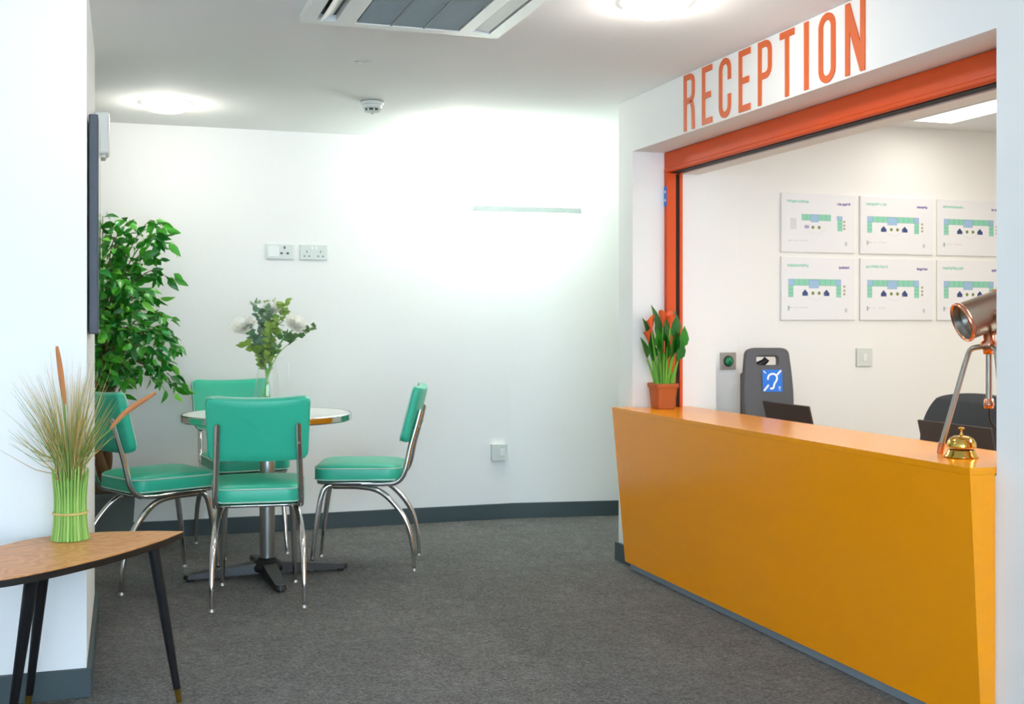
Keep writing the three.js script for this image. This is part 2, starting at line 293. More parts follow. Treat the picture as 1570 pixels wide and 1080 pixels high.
function roundRectPlate(d) { const g = new THREE.ExtrudeGeometry(roundRect(-0.014, -0.05, 0.014, 0.05, 0.004), { depth: d, bevelEnabled: false }); return g; }

// ---------------------------------------------------------------- diner chairs
const chairOutline = (() => {                                       // top view of the seat, centred
  const s = roundRect(-0.205, -0.215, 0.205, 0.215, 0.075), p = s.getSpacedPoints(63).slice(0, 63);
  return p.map((q) => { const k = 1 - 0.07 * (q.y + 0.215) / 0.43; return [q.x * k, q.y]; });   // a little narrower at the back
})();
function makeChair(label) {
  const t = thing('diner_chair', label, 'chair', [0, 0, 0], 0, 'teal diner chairs around the round table');
  const inSeat = (g) => { g.translate(0, 0, -0.275); return g; };
  const seat = mesh('seat', inSeat(loft(chairOutline, [[0.001, 0.434], [0.93, 0.434], [0.985, 0.438], [1, 0.447], [1.002, 0.47], [1, 0.488], [0.99, 0.5], [0.955, 0.508], [0.85, 0.516], [0.6, 0.523], [0.3, 0.526], [0.001, 0.527]])), M.teal, t);
  const welt = (y, s, r) => inSeat(tube(chairOutline.filter((_, i) => i % 3 === 0).map(([x, z]) => V(x * s, y, z * s)), r, 84, 6, true));
  mesh('piping', welt(0.497, 0.998, 0.0032), M.piping, seat);
  mesh('piping', welt(0.442, 1.0, 0.0034), M.piping, seat);
  mesh('seat_frame', inSeat(loft(chairOutline, [[0.001, 0.418], [0.9, 0.418], [0.955, 0.42], [0.96, 0.427], [0.955, 0.4335], [0.001, 0.4335]])), M.chrome, t);
  // backrest: loft in its own plane, then bent, tilted and set in place
  const w = 0.213, bo = roundRect(-w, -0.14, w, 0.14, 0.03).getSpacedPoints(71).slice(0, 71).map((q) => [q.x * (1 + 0.02 * q.y / 0.135), q.y - 0.006 * (q.y > 0.12 ? 1 - (q.x / w) ** 2 : 0)]);
  const lean = 0.26, shape = (g) => {                                 // y of the loft is depth (to the front), z is up
    const p = g.attributes.position;
    for (let i = 0; i < p.count; i++) { const x = p.getX(i), d = p.getY(i), u = p.getZ(i); const f = d + 0.5 * x * x;       // wraps forwards at the sides
      p.setXYZ(i, x, 0.757 + u * Math.cos(lean) + f * Math.sin(lean), 0.0 + u * Math.sin(lean) - f * Math.cos(lean)); }
    g.computeVertexNormals(); return g;
  };
  const back = mesh('backrest', shape(loft(bo, [[0.001, -0.024], [0.7, -0.024], [0.95, -0.021], [0.99, -0.014], [1, 0], [0.99, 0.014], [0.96, 0.02], [0.8, 0.026], [0.5, 0.029], [0.001, 0.03]])), M.teal, t);
  for (const d of [0.0165]) mesh('piping', shape(tube(bo.filter((_, i) => i % 2 === 0).map(([x, u]) => V(x * 0.99, d, u * 0.99)), 0.003, 90, 6, true)), M.piping, back);
  for (const s of [-1, 1]) {
    const post = mesh('back_post', tube([[s * 0.165, 0.424, -0.40], [s * 0.175, 0.422, -0.28], [s * 0.178, 0.421, -0.15], [s * 0.178, 0.432, -0.085], [s * 0.177, 0.48, -0.048], [s * 0.172, 0.6, -0.02], [s * 0.168, 0.70, 0.008], [s * 0.165, 0.785, 0.03]], (q) => q > 0.982 ? 0.0135 * Math.sqrt(Math.max(0.02, 1 - ((q - 0.982) / 0.018) ** 2)) : 0.0135, 110, 10), M.chrome, t);
    mesh('screw', rod([s * 0.168, 0.70, 0.019], [s * 0.168, 0.699, 0.024], 0.005), M.steel, post);
    const rear = mesh('leg', tube([[s * 0.14, 0.406, -0.40], [s * 0.15, 0.404, -0.27], [s * 0.165, 0.388, -0.18], [s * 0.178, 0.335, -0.108], [s * 0.187, 0.24, -0.04], [s * 0.19, 0.12, -0.008], [s * 0.19, 0.012, 0]], (q) => q < 0.6 ? 0.014 : 0.014 - 0.0045 * (q - 0.6) / 0.4, 48, 10), M.chrome, t);
    mesh('glide', cyl(0.013, 0.0095, 0.012, s * 0.19, 0, 0, 14), M.steel, rear);
    const front = mesh('leg', tube([[s * 0.13, 0.412, -0.385], [s * 0.142, 0.404, -0.43], [s * 0.15, 0.36, -0.455], [s * 0.158, 0.22, -0.478], [s * 0.165, 0.012, -0.502]], (q) => q < 0.4 ? 0.014 : 0.014 - 0.0045 * (q - 0.4) / 0.6, 40, 10), M.chrome, t);
    mesh('glide', cyl(0.013, 0.0095, 0.012, s * 0.165, 0, -0.502, 14), M.steel, front);
  }
  return t;
}
function place(o, x, z, hx, hz) { o.position.set(x, 0, z); o.rotation.y = Math.atan2(-hx, -hz); }
const chair = makeChair('teal diner chair with its back to us, nearest of the four');
place(chair, 0.535, -4.985, 0.112, -0.994);
const copies = [['teal diner chair on the right, seen in profile, facing the table', 1.395, -5.715, -0.955, -0.297],
  ['teal diner chair at left, partly hidden by the dry grass and wall', -0.095, -5.616, 0.9, -0.44],
  ['teal diner chair behind the round table, against the back wall', 0.56, -6.62, 0.17, 0.985]];
for (const [label, x, z, hx, hz] of copies) { const c = chair.clone(); c.name = numbered('diner_chair'); c.userData = { ...chair.userData, label }; scene.add(c); place(c, x, z, hx, hz); }

// ---------------------------------------------------------------- round table
const TX = 0.648, TZ = -5.645, TY = 0.776;
{
  const t = thing('round_table', 'round white diner table with chrome edge band and black cross foot', 'table', [TX, 0, TZ]);
  mesh('table_top', lathe([[0, TY - 0.03], [0.385, TY - 0.03], [0.392, TY - 0.027], [0.392, TY - 0.004], [0.388, TY], [0, TY]], 72), M.laminate, t);
  mesh('edge_band', lathe([[0.392, TY - 0.034], [0.399, TY - 0.034], [0.402, TY - 0.028], [0.399, TY - 0.024], [0.402, TY - 0.018], [0.399, TY - 0.014], [0.402, TY - 0.006], [0.399, TY - 0.001], [0.392, TY + 0.0006]], 72), M.chrome, t);
  mesh('mounting_plate', [cyl(0.13, 0.14, 0.012, 0, TY - 0.043, 0, 32)], M.iron, t);
  mesh('column', lathe([[0, 0.06], [0.036, 0.06], [0.036, TY - 0.044], [0, TY - 0.044]], 32), M.steel, t);
  mesh('hub', lathe([[0, 0.03], [0.075, 0.03], [0.078, 0.05], [0.062, 0.075], [0.045, 0.082], [0.045, 0.09], [0, 0.09]], 32), M.iron, t);
  for (let k = 0; k < 4; k++) {
    const g = hexa([[0.05, 0.022, -0.042], [0.36, 0.014, -0.03], [0.36, 0.014, 0.03], [0.05, 0.022, 0.042], [0.05, 0.07, -0.034], [0.36, 0.034, -0.024], [0.36, 0.034, 0.024], [0.05, 0.07, 0.034]]);
    const a = mesh('foot', [g, cyl(0.03, 0.025, 0.02, 0.36, 0.014, 0, 20)], M.iron, t); a.rotation.y = 0.05 + k * Math.PI / 2;
    mesh('glide', cyl(0.014, 0.014, 0.014, 0.355, 0, 0, 12), M.black, a);
  }
}
// glass jug and its flowers
const JX = TX + 0.0, JZ = TZ + 0.0;
{
  const t = thing('glass_jug', 'clear glass jug with handle holding the bouquet on the table', 'jug', [JX, TY + 0.001, JZ]);
  mesh('body', lathe([[0, 0.001], [0.05, 0.001], [0.059, 0.006], [0.062, 0.03], [0.06, 0.09], [0.053, 0.16], [0.045, 0.21], [0.043, 0.235], [0.047, 0.268], [0.05, 0.275], [0.0475, 0.275], [0.0445, 0.266], [0.0405, 0.235], [0.0425, 0.21], [0.0505, 0.16], [0.0575, 0.09], [0.0595, 0.03], [0.056, 0.014], [0.04, 0.011], [0, 0.011]], 48), M.glass, t);
  mesh('handle', tube([[0.044, 0.25, 0.012], [0.075, 0.262, 0.022], [0.096, 0.235, 0.028], [0.098, 0.17, 0.029], [0.084, 0.105, 0.025], [0.06, 0.085, 0.018]], 0.0065, 36, 10), M.glass, t);
}
function leafGeo(L, W, fold = 0.3, curl = 0.25) {                    // pointed leaf along +y, normal +z
  const rows = 4, pos = [], idx = [];
  for (let i = 0; i <= rows; i++) { const v = i / rows, w = W * Math.sin(Math.PI * Math.pow(v, 0.75)) * 0.5, y = L * v, z = -curl * L * v * v; pos.push(-w, y, z + fold * w, 0, y, z, w, y, z + fold * w); }
  for (let i = 0; i < rows; i++) { const a = i * 3; idx.push(a, a + 1, a + 4, a, a + 4, a + 3, a + 1, a + 2, a + 5, a + 1, a + 5, a + 4); }
  const g = new THREE.BufferGeometry(); g.setAttribute('position', new THREE.Float32BufferAttribute(pos, 3)); g.setIndex(idx); g.computeVertexNormals(); return g;
}
const pose = (g, p, dir, spin = 0, s = 1) => { const m = new THREE.Matrix4().compose(p, new THREE.Quaternion().setFromUnitVectors(V(0, 1, 0), dir.clone().normalize()).multiply(new THREE.Quaternion().setFromAxisAngle(V(0, 1, 0), spin)), V(s, s, s)); return g.clone().applyMatrix4(m); };
{
  const rt = V(0.949, 0, 0.315);                                     // sideways as the room is seen across the table
  const at = (dx, y, dz) => V(JX, y, JZ).addScaledVector(rt, dx).add(V(0, 0, dz));
  const sprigs = [
    ['tall eucalyptus sprig at the upper left of the bouquet', [-0.055, 1.30, 0.02], 0], ['grey green eucalyptus sprig in the middle of the bouquet', [-0.01, 1.27, 0.05], 0],
    ['leafy sprig at the upper right of the bouquet', [0.085, 1.30, 0.0], 1], ['thin sprig stretching far right beyond the cream rose', [0.23, 1.195, 0.03], 2],
    ['leafy sprig hanging low at the left of the jug', [-0.11, 1.10, 0.04], 3], ['dense green sprig at the front of the bouquet', [0.01, 1.2, 0.08], 1],
    ['short leafy sprig at left below the white rose', [-0.10, 1.17, 0.03], 0], ['upright sprig at the back of the bouquet', [0.03, 1.31, -0.05], 3], ['short sprig leaning right below the cream rose', [0.10, 1.16, 0.05], 2]];
  for (const [label, [dx, y, dz], kind] of sprigs) {
    const t = thing('eucalyptus_sprig', label, 'foliage', [0, 0, 0], 0, 'bouquet in the glass jug');
    const base = at(-dx * 0.12 + rr(-0.008, 0.008), TY + 0.03, -dz * 0.15), neck = at(dx * 0.14, TY + 0.25, dz * 0.25), tip = at(dx, y, dz);
    const mid = neck.clone().lerp(tip, 0.5).add(V(0, 0.02, 0)), curve = new THREE.CatmullRomCurve3([base, neck, mid, tip]);
    mesh('stem', tube([base, neck, mid, tip], (q) => 0.0032 - 0.002 * q, 24, 6), M.stem, t);
    const leaves = [], n = kind === 2 ? 22 : 56, lg = leafGeo(0.042, 0.03, 0.15, 0.15);
    for (let i = 0; i < n; i++) { const q = rr(kind === 2 ? 0.62 : 0.5, 1), p = curve.getPointAt(q), a = rr(0, 6.283); leaves.push(pose(lg, p, V(Math.cos(a), rr(-0.2, 0.9), Math.sin(a)), rr(0, 6.28), rr(0.65, 1.15))); }
    tag(mesh('leaves', leaves, eucaMat[[0, 1, 2, 3][kind]], t), null, null, null, 'stuff');
  }
  const roses = [['large white rose at the left of the bouquet', [-0.125, 1.205, 0.03], 0.042], ['cream rose at the right of the bouquet', [0.145, 1.21, 0.02], 0.042], ['small cream rose at the top of the bouquet', [0.02, 1.285, 0.0], 0.034]];
  for (const [label, [dx, y, dz], r] of roses) {
    const t = thing('rose', label, 'flower', [0, 0, 0], 0, 'bouquet in the glass jug'), top = at(dx, y, dz);
    mesh('stem', tube([at(-dx * 0.12, TY + 0.03, 0), at(dx * 0.15, TY + 0.25, dz * 0.2), at(dx * 0.65, y - 0.06, dz * 0.8), top.clone().add(V(0, -r * 0.7, 0))], 0.0032, 24, 6), M.stem, t);
    const q0 = new THREE.Quaternion().setFromEuler(new THREE.Euler(0.7, 0, dx > 0.05 ? -0.35 : 0.35));
    for (let k = 0; k < 5; k++) for (let j = 0; j < 4 + k * 2; j++) {       // five rings of petals, opening outwards
      const a = j / (4 + k * 2) * 6.283 + k * 0.9, tilt = 0.12 + k * 0.33 + rr(-0.08, 0.08), L = r * (0.85 + 0.1 * k), pg = leafGeo(L, L * 1.15, 0.3, -0.3 + 0.12 * k);
      pg.rotateX(tilt); pg.translate(0, 0, r * 0.08 * (k + 1)); pg.rotateY(a); pg.translate(0, -r * 0.5, 0);
      const m = mesh('petal', pg, petalMat, t); m.position.copy(top); m.quaternion.copy(q0);
    }
  }
}

// ---------------------------------------------------------------- side table and dry grass
const SY = 0.53;
{
  const t = thing('side_table', 'leaf shaped wooden side table on black legs beside the white wall', 'table');
  const pts = [[0.183, -3.915], [0.125, -3.80], [0.06, -3.697], [-0.02, -3.585], [-0.099, -3.496], [-0.205, -3.395], [-0.308, -3.326], [-0.40, -3.315], [-0.465, -3.37], [-0.48, -3.48], [-0.455, -3.62], [-0.40, -3.75], [-0.335, -3.86], [-0.265, -3.935], [-0.19, -3.968], [-0.093, -3.984], [0.0, -3.975], [0.10, -3.95]];
  const curve = new THREE.CatmullRomCurve3([...pts, pts[0]].map(([x, z]) => V(x, 0, z)), false, 'centripetal'), line = curve.getSpacedPoints(110).slice(0, 110);
  const slab = (inset, depth, y) => { const s = new THREE.Shape(); const c = V(-0.15, 0, -3.68); line.forEach((q, i) => { const d = q.clone().sub(c), k = 1 - inset / d.length(); const x = c.x + d.x * k, z = -(c.z + d.z * k); i ? s.lineTo(x, z) : s.moveTo(x, z); }); const g = new THREE.ExtrudeGeometry(s, { depth, bevelEnabled: false }); g.rotateX(-Math.PI / 2); g.translate(0, y, 0); return g; };
  const g = metreUV(slab(0.0015, 0.003, SY - 0.003)); g.rotateY(0); mesh('table_top', rotUV(g, 0.6), M.wood, t);
  mesh('edge', slab(0, 0.019, SY - 0.0221), M.tabletopEdge, t);
  const legs = [[[0.085, SY - 0.022, -3.775], [0.167, 0, -3.841]], [[-0.225, SY - 0.022, -3.79], [-0.285, 0, -3.935]], [[-0.24, SY - 0.022, -3.47], [-0.315, 0, -3.64]]];
  for (const [a, b] of legs) {
    const A = V(...a), B = V(...b), K = A.clone().lerp(B, 0.905).toArray();
    const l = mesh('leg', rod(a, K, 0.0195, 0.0115, 20), M.black, t);
    tag(mesh('ferrule', rod(K, B.clone().add(V(0, 0.002, 0)).toArray(), 0.0112, 0.009, 20), M.brass, l), 'brass foot tip');
  }
}
function rotUV(g, a) { const u = g.attributes.uv, c = Math.cos(a), s = Math.sin(a); for (let i = 0; i < u.count; i++) { const x = u.getX(i), y = u.getY(i); u.setXY(i, x * c - y * s, x * s + y * c); } return g; }
{
  const t = thing('dry_grass_bundle', 'bundle of dry ornamental grass standing on the wooden side table', 'plant', [-0.158, SY + 0.001, -3.875]);
  const R = 0.047;
  for (let k = 0; k < 30; k++) {                                      // flat green stalks round the outside, splayed at the foot
    const a = k / 30 * 6.283, c = Math.cos(a), s = Math.sin(a), h = rr(0.19, 0.24);
    mesh('stalk', tube([[c * (R + 0.006), 0, s * (R + 0.006)], [c * R, 0.035, s * R], [c * (R - 0.003), 0.082, s * (R - 0.003)], [c * (R - 0.002), 0.14, s * (R - 0.002)], [c * (R + 0.006), h, s * (R + 0.006)]], (q) => 0.0058 - 0.0035 * q * q, 10, 6), stalkMat[k % 3], t);
  }
  mesh('core', lathe([[0, 0.001], [R - 0.003, 0.001], [R - 0.006, 0.08], [R - 0.004, 0.18], [0, 0.19]], 20), stalkMat[1], t);
  mesh('tie', new THREE.TorusGeometry(R + 0.003, 0.0035, 8, 40).rotateX(Math.PI / 2).translate(0, 0.083, 0), bladeMat[0], t);
  const right = V(0.949, 0, 0.315), toward = V(-0.315, 0, 0.949);
  for (let k = 0; k < 240; k++) {
    const a = rr(0, 6.283), spread = Math.pow(rnd(), 0.8) * 0.17 + 0.01, h = rr(0.38, 0.60) - spread * 0.62, r0 = rr(0.004, R - 0.006);
    const dir = right.clone().multiplyScalar(Math.cos(a) - 0.1).addScaledVector(toward, Math.sin(a) * 0.55), p0 = dir.clone().multiplyScalar(r0), p3 = dir.clone().multiplyScalar(r0 + spread);
    const wdt = rr(0.0016, 0.0034), y0 = rr(0.1, 0.17), outer = spread > 0.125;
    mesh('blade', tube([V(p0.x, y0, p0.z), V(p0.x * 1.15, y0 + 0.08, p0.z * 1.15), p0.clone().lerp(p3, 0.42).setY(y0 + (h - y0) * 0.62), p3.clone().setY(h)], (q) => wdt * (1 - 0.88 * q), 9, 3), bladeMat[outer && rnd() < 0.6 ? 3 : Math.floor(rnd() * 6)], t);
  }
  for (const [dx, h, lx, lh, dz] of [[-0.028, 0.6, -0.01, 0.42, 0.02], [0.265, 0.455, 0.15, 0.375, 0.0]]) {
    const p = (x, y, z) => right.clone().multiplyScalar(x).addScaledVector(toward, z).setY(y);
    const st = mesh('spike_stem', tube([p(0, 0.12, 0), p(lx * 0.25, 0.25, dz * 0.5), p(lx, lh - 0.01, dz), p(lx * 1.1 + (dx - lx) * 0.05, lh + 0.01, dz)], 0.0026, 16, 6), bladeMat[3], t);
    mesh('seed_spike', tube(dx > 0.1 ? [p(0.125, 0.345, dz), p(0.165, 0.388, dz), p(0.205, 0.418, dz), p(dx, h, dz)] : [p(lx, lh, dz), p(-0.016, 0.47, dz), p(-0.025, 0.54, dz), p(-0.034, h, dz)], (q) => 0.0085 * Math.pow(Math.sin(Math.PI * (0.06 + 0.88 * q)), 0.45), 22, 9), M.spike, st);
  }
}

// ---------------------------------------------------------------- ficus
{
  const ox = -0.155, oz = -6.5, t = thing('potted_ficus', 'tall leafy ficus in a grey planter in the back corner', 'plant', [ox, 0, oz]);
  mesh('planter', [hexa([[-0.19, 0, -0.19], [0.19, 0, -0.19], [0.19, 0, 0.19], [-0.19, 0, 0.19], [-0.21, 0.33, -0.21], [0.21, 0.33, -0.21], [0.21, 0.33, 0.21], [-0.21, 0.33, 0.21]].map((p) => p)), span(-0.215, 0.215, 0.315, 0.332, -0.215, 0.215)], M.planter, t);
  mesh('soil', span(-0.195, 0.195, 0.325, 0.336, -0.195, 0.195), M.soil, t);
  for (let k = 0; k < 3; k++) { const pts = []; for (let i = 0; i <= 12; i++) { const y = 0.33 + i / 12 * 0.75, a = k * 2.094 + i * 0.75; pts.push([0.05 + Math.cos(a) * 0.027, y, 0.05 + Math.sin(a) * 0.027]); } mesh('trunk', tube(pts, (q) => 0.025 - 0.008 * q, 48, 9), M.bark, t); }
  const ends = [[0.36, 1.70, 0.05], [0.37, 1.62, 0.1], [0.33, 1.53, 0.02], [0.38, 1.44, 0.06], [0.31, 1.33, 0.12], [0.38, 1.22, 0.05], [0.36, 1.13, 0.12], [0.42, 1.06, 0.04], [0.36, 0.97, 0.12], [0.415, 0.86, 0.06], [0.30, 0.9, 0.18], [0.16, 0.92, 0.25], [0.05, 0.95, 0.28],
    [0.05, 1.72, 0.05], [0.18, 1.7, 0.12], [0.12, 1.58, 0.22], [0.02, 1.45, 0.26], [0.16, 1.38, 0.25], [0.2, 1.26, 0.26], [0.1, 1.15, 0.3], [0.22, 1.08, 0.28], [0.02, 1.25, 0.3], [-0.25, 1.6, 0.1], [-0.33, 1.4, 0.05], [-0.35, 1.2, 0.1], [-0.3, 1.0, 0.12], [0.1, 1.5, -0.2], [-0.1, 1.3, -0.22], [0.25, 1.3, -0.2], [0.2, 1.0, -0.2]];
  const slots = [];
  ends.forEach(([x, y, z], i) => {
    const y0 = Math.min(1.05, Math.max(0.62, y - 0.35)), b = [0.05, y0, 0.05], droop = y < 1.1 ? 0.22 : 0.1;
    const pts = [V(...b), V(b[0] + (x - b[0]) * 0.35, y0 + (y - y0) * 0.6 + droop * 0.8, b[2] + (z - b[2]) * 0.35), V(b[0] + (x - b[0]) * 0.75, y + droop * 0.45, b[2] + (z - b[2]) * 0.75), V(x, y, z)], curve = new THREE.CatmullRomCurve3(pts);
    mesh('branch', tube(pts, (q) => 0.0065 - 0.005 * q, 18, 6), M.bark, t);
    for (let k = 0; k < 44; k++) {
      const q = 0.3 + 0.7 * Math.pow(rnd(), 0.7), p = curve.getPointAt(q), tg = curve.getTangentAt(q), a = rr(0, 6.283);
      const off = V(Math.cos(a), rr(-0.5, 0.35), Math.sin(a)).multiplyScalar(rr(0.005, 0.06)); p.add(off);
      slots.push([p, tg.clone().multiplyScalar(0.8).add(V(Math.cos(a) * 0.9, rr(-1.1, 0.35), Math.sin(a) * 0.9)), rr(0, 6.283), rr(0.85, 1.35)]);
    }
  });
  const lg = [leafGeo(0.062, 0.03, 0.35, 0.2), leafGeo(0.07, 0.034, 0.25, 0.35), leafGeo(0.056, 0.028, 0.4, 0.1)];
  // those turned to the room and in view are single leaves, the others one mass
  const score = (s) => s[0].z * 2 + (s[0].x > -0.02 ? 1 : 0) * 0.6 + s[0].x * 0.3; slots.sort((a, b) => score(b) - score(a));
  slots.forEach(([p, d, spin, s], i) => { if (i >= 300) return; const m = mesh('leaf', lg[i % 3], leafMat[Math.floor(rnd() * 5)], t); m.position.copy(p); m.quaternion.setFromUnitVectors(V(0, 1, 0), d.clone().normalize()).multiply(new THREE.Quaternion().setFromAxisAngle(V(0, 1, 0), spin)); m.scale.setScalar(s); });
  const rest = slots.slice(300);
  for (let c = 0; c < 3; c++) tag(mesh('inner_leaves', rest.filter((_, i) => i % 3 === c).map(([p, d, spin, s], i) => pose(lg[i % 3], p, d, spin, s)), leafMat[c], t), null, null, null, 'stuff');
}

// ---------------------------------------------------------------- calla lily in a pot on the counter
{
  const t = thing('potted_calla_lily', 'orange calla lily in a small terracotta pot on the counter', 'plant', [2.492, 0.788, -5.165]);
  const sq = roundRect(-1, -1, 1, 1, 0.35).getSpacedPoints(48).slice(0, 48).map((p) => [p.x, p.y]);
  mesh('pot', loft(sq, [[0.001, 0], [0.046, 0], [0.047, 0.002], [0.057, 0.102], [0.063, 0.103], [0.064, 0.122], [0.061, 0.124], [0.057, 0.118], [0.055, 0.105], [0.001, 0.105]]), M.terracotta, t);
  mesh('soil', loft(sq, [[0.055, 0.106], [0.05, 0.112], [0.001, 0.114]]), M.soil, t);
  const rt = V(0.72, 0, 0.69), tw = V(-0.69, 0, 0.72), p = (x, y, z) => rt.clone().multiplyScalar(x).addScaledVector(tw, z).setY(y);
  const long = leafGeo(0.14, 0.075, 0.3, 0.15), mid = leafGeo(0.115, 0.07, 0.3, 0.1);
  const stems = [[-0.06, 0.41, 0.01, 'leaf'], [-0.03, 0.47, 0.0, 'leaf'], [0.06, 0.37, 0.01, 'leaf'], [0.03, 0.4, 0.03, 'leaf'], [-0.01, 0.38, 0.03, 'leaf'], [0.075, 0.33, 0.0, 'leaf'], [-0.075, 0.34, 0.02, 'leaf'], [0.045, 0.44, -0.02, 'leaf'], [0.0, 0.33, 0.04, 'leaf'], [-0.04, 0.33, 0.03, 'leaf'], [0.085, 0.39, -0.01, 'leaf'], [-0.02, 0.42, -0.02, 'leaf'], [0.02, 0.36, 0.035, 'leaf'], [0.055, 0.35, 0.03, 'leaf'], [-0.055, 0.38, 0.0, 'leaf'], [0.015, 0.42, 0.0, 'leaf'], [0.035, 0.34, 0.045, 'leaf'],
    [0.005, 0.44, 0.015, 'flower'], [0.042, 0.435, 0.02, 'flower'], [-0.05, 0.415, 0.025, 'flower'], [-0.062, 0.36, 0.03, 'flower'], [0.018, 0.315, 0.045, 'bud']];
  for (const [x, y, z, kind] of stems) {
    const b = p(x * 0.5 + rr(-0.008, 0.008), 0.108, z * 0.5), e = p(x, kind === 'leaf' ? y - 0.1 : y - 0.045, z), m = b.clone().lerp(e, 0.55).add(V(0, 0.01, 0));
    const st = mesh('stem', tube([b, m, e], (q) => 0.0082 - 0.0035 * q, 14, 7), M.stem, t);
    if (kind === 'leaf') { const l = mesh('leaf', pose(y > 0.4 ? long : mid, e, V(x * 3 * rt.x, 1, x * 3 * rt.z), rr(-0.7, 0.7) + 0.9), callaLeaf[Math.floor(rnd() * 3)], st); }
    else {
      const r = kind === 'bud' ? 0.009 : 0.02, h = kind === 'bud' ? 0.05 : 0.06, prof = []; for (let i = 0; i <= 8; i++) { const q = i / 8; prof.push([0.003 + r * Math.pow(q, kind === 'bud' ? 0.6 : 1.5) * (kind === 'bud' ? 1 - q * 0.85 : 1), q * h]); }
      const g = lathe(prof, 18), ps = g.attributes.position; for (let i = 0; i < ps.count; i++) { const q = ps.getY(i) / h, k = Math.max(0, ps.getX(i)) / r; ps.setY(i, ps.getY(i) + q * q * k * 0.022); }
      g.computeVertexNormals(); mesh('flower', pose(g, e, V(x * 2 * rt.x, 1, x * 2 * rt.z), rr(0, 6)), callaPetal, st);
    }
  }
}

// ---------------------------------------------------------------- counter bell and tripod lamp
{
  const t = thing('counter_bell', 'small brass counter bell beside the tripod lamp', 'bell', [2.458, 0.7875, -2.988]);
  mesh('base', lathe([[0, 0], [0.05, 0], [0.0505, 0.004], [0.045, 0.009], [0.04, 0.022], [0.036, 0.026], [0, 0.026]]), M.brass, t);
  mesh('dome', lathe([[0.042, 0.03], [0.0445, 0.034], [0.043, 0.046], [0.036, 0.058], [0.022, 0.066], [0, 0.068]]), M.brass, t);
  mesh('plunger', lathe([[0, 0.066], [0.006, 0.067], [0.006, 0.072], [0.003, 0.074], [0.003, 0.086], [0.0095, 0.088], [0.01, 0.091], [0.006, 0.093], [0, 0.0935]], 20), M.brass, t);
}
{
  const t = thing('tripod_lamp', 'silver and copper spotlight lamp on tripod legs standing on counter', 'lamp');
  const J = [2.525, 1.142, -2.945];
  const axis = V(-0.905, -0.344, -0.242).normalize(), front = V(2.445, 1.2035, -2.973), q = new THREE.Quaternion().setFromUnitVectors(V(0, 1, 0), axis);
  const head = (g) => { g.applyQuaternion(q); g.translate(front.x, front.y, front.z); return g; };
  const hd = mesh('lamp_head', head(lathe([[0.0585, -0.002], [0.0585, -0.15], [0.05, -0.185], [0.03, -0.205], [0, -0.21], [0, -0.2], [0.028, -0.196], [0.047, -0.178], [0.0555, -0.148], [0.0555, -0.002]], 56)), M.brushed, t);
  mesh('front_ring', head(lathe([[0.0545, -0.012], [0.0615, -0.012], [0.063, -0.006], [0.0615, 0.001], [0.057, 0.002], [0.0545, -0.003]], 56)), M.copper, hd);
  mesh('rear_ring', head(lathe([[0.0585, -0.125], [0.0615, -0.127], [0.0615, -0.14], [0.0585, -0.142]], 56)), M.copper, hd);
  mesh('lens', head(lathe([[0, -0.02], [0.03, -0.021], [0.0548, -0.026], [0.0548, -0.029], [0, -0.025]], 40)), M.steel, hd);
  const mid = front.clone().addScaledVector(axis, -0.09), side = V(0, 1, 0).cross(axis).normalize();
  const L = mid.clone().addScaledVector(side, 0.066), Rr = mid.clone().addScaledVector(side, -0.066), dn = V(J[0], J[1] + 0.03, J[2]);
  mesh('yoke', [tube([L, L.clone().add(V(0, -0.05, 0)), dn.clone().addScaledVector(side, 0.03), dn], 0.006, 22, 8), tube([Rr, Rr.clone().add(V(0, -0.05, 0)), dn.clone().addScaledVector(side, -0.03), dn], 0.006, 22, 8)], M.copper, t);
  for (const e of [L, Rr]) mesh('pivot_knob', rod(e.clone().addScaledVector(side, e === L ? -0.008 : 0.008).toArray(), e.clone().addScaledVector(side, e === L ? 0.016 : -0.016).toArray(), 0.011, 0.011, 16), M.copper, t);
  mesh('hub', lathe([[0, -0.035], [0.016, -0.035], [0.018, -0.02], [0.026, -0.016], [0.026, 0.004], [0.018, 0.008], [0.016, 0.034], [0, 0.036]], 28).translate(...J), M.copper, t);
  mesh('centre_post', cyl(0.0095, 0.0095, 0.16, J[0], J[1] - 0.19, J[2], 18), M.brushed, t);
  mesh('post_collar', lathe([[0, -0.012], [0.014, -0.012], [0.016, 0], [0.014, 0.018], [0, 0.018]], 20).translate(J[0], J[1] - 0.19, J[2]), M.copper, t);
  mesh('cable', tube([[J[0], J[1] - 0.2, J[2]], [J[0] + 0.01, J[1] - 0.25, J[2]], [J[0] + 0.06, J[1] - 0.3, J[2] + 0.02], [J[0] + 0.1, 0.792, J[2] + 0.06], [J[0] + 0.13, 0.7905, J[2] + 0.09]], 0.0028, 24, 6), M.black, t);
  const feet = [[2.455, 0.7885, -3.085], [2.655, 0.7885, -2.99], [2.47, 0.7885, -2.80]];
  for (const f of feet) {
    const d = V(f[0] - J[0], 0, f[2] - J[2]).normalize(), a = V(...J).addScaledVector(d, 0.022).add(V(0, -0.012, 0)), b = V(...J).addScaledVector(d, 0.055).add(V(0, -0.02, 0)), c = V(...J).addScaledVector(d, 0.07).add(V(0, -0.05, 0)), F = V(...f).add(V(0, 0.01, 0));
    const l = mesh('leg', tube([a, b, c, c.clone().lerp(F, 0.35), F], 0.0088, 36, 10), M.brushed, t);
    mesh('foot_cap', rod(F.clone().lerp(c, 0.09).toArray(), f, 0.0108, 0.0095, 14), M.copper, l);
  }
}

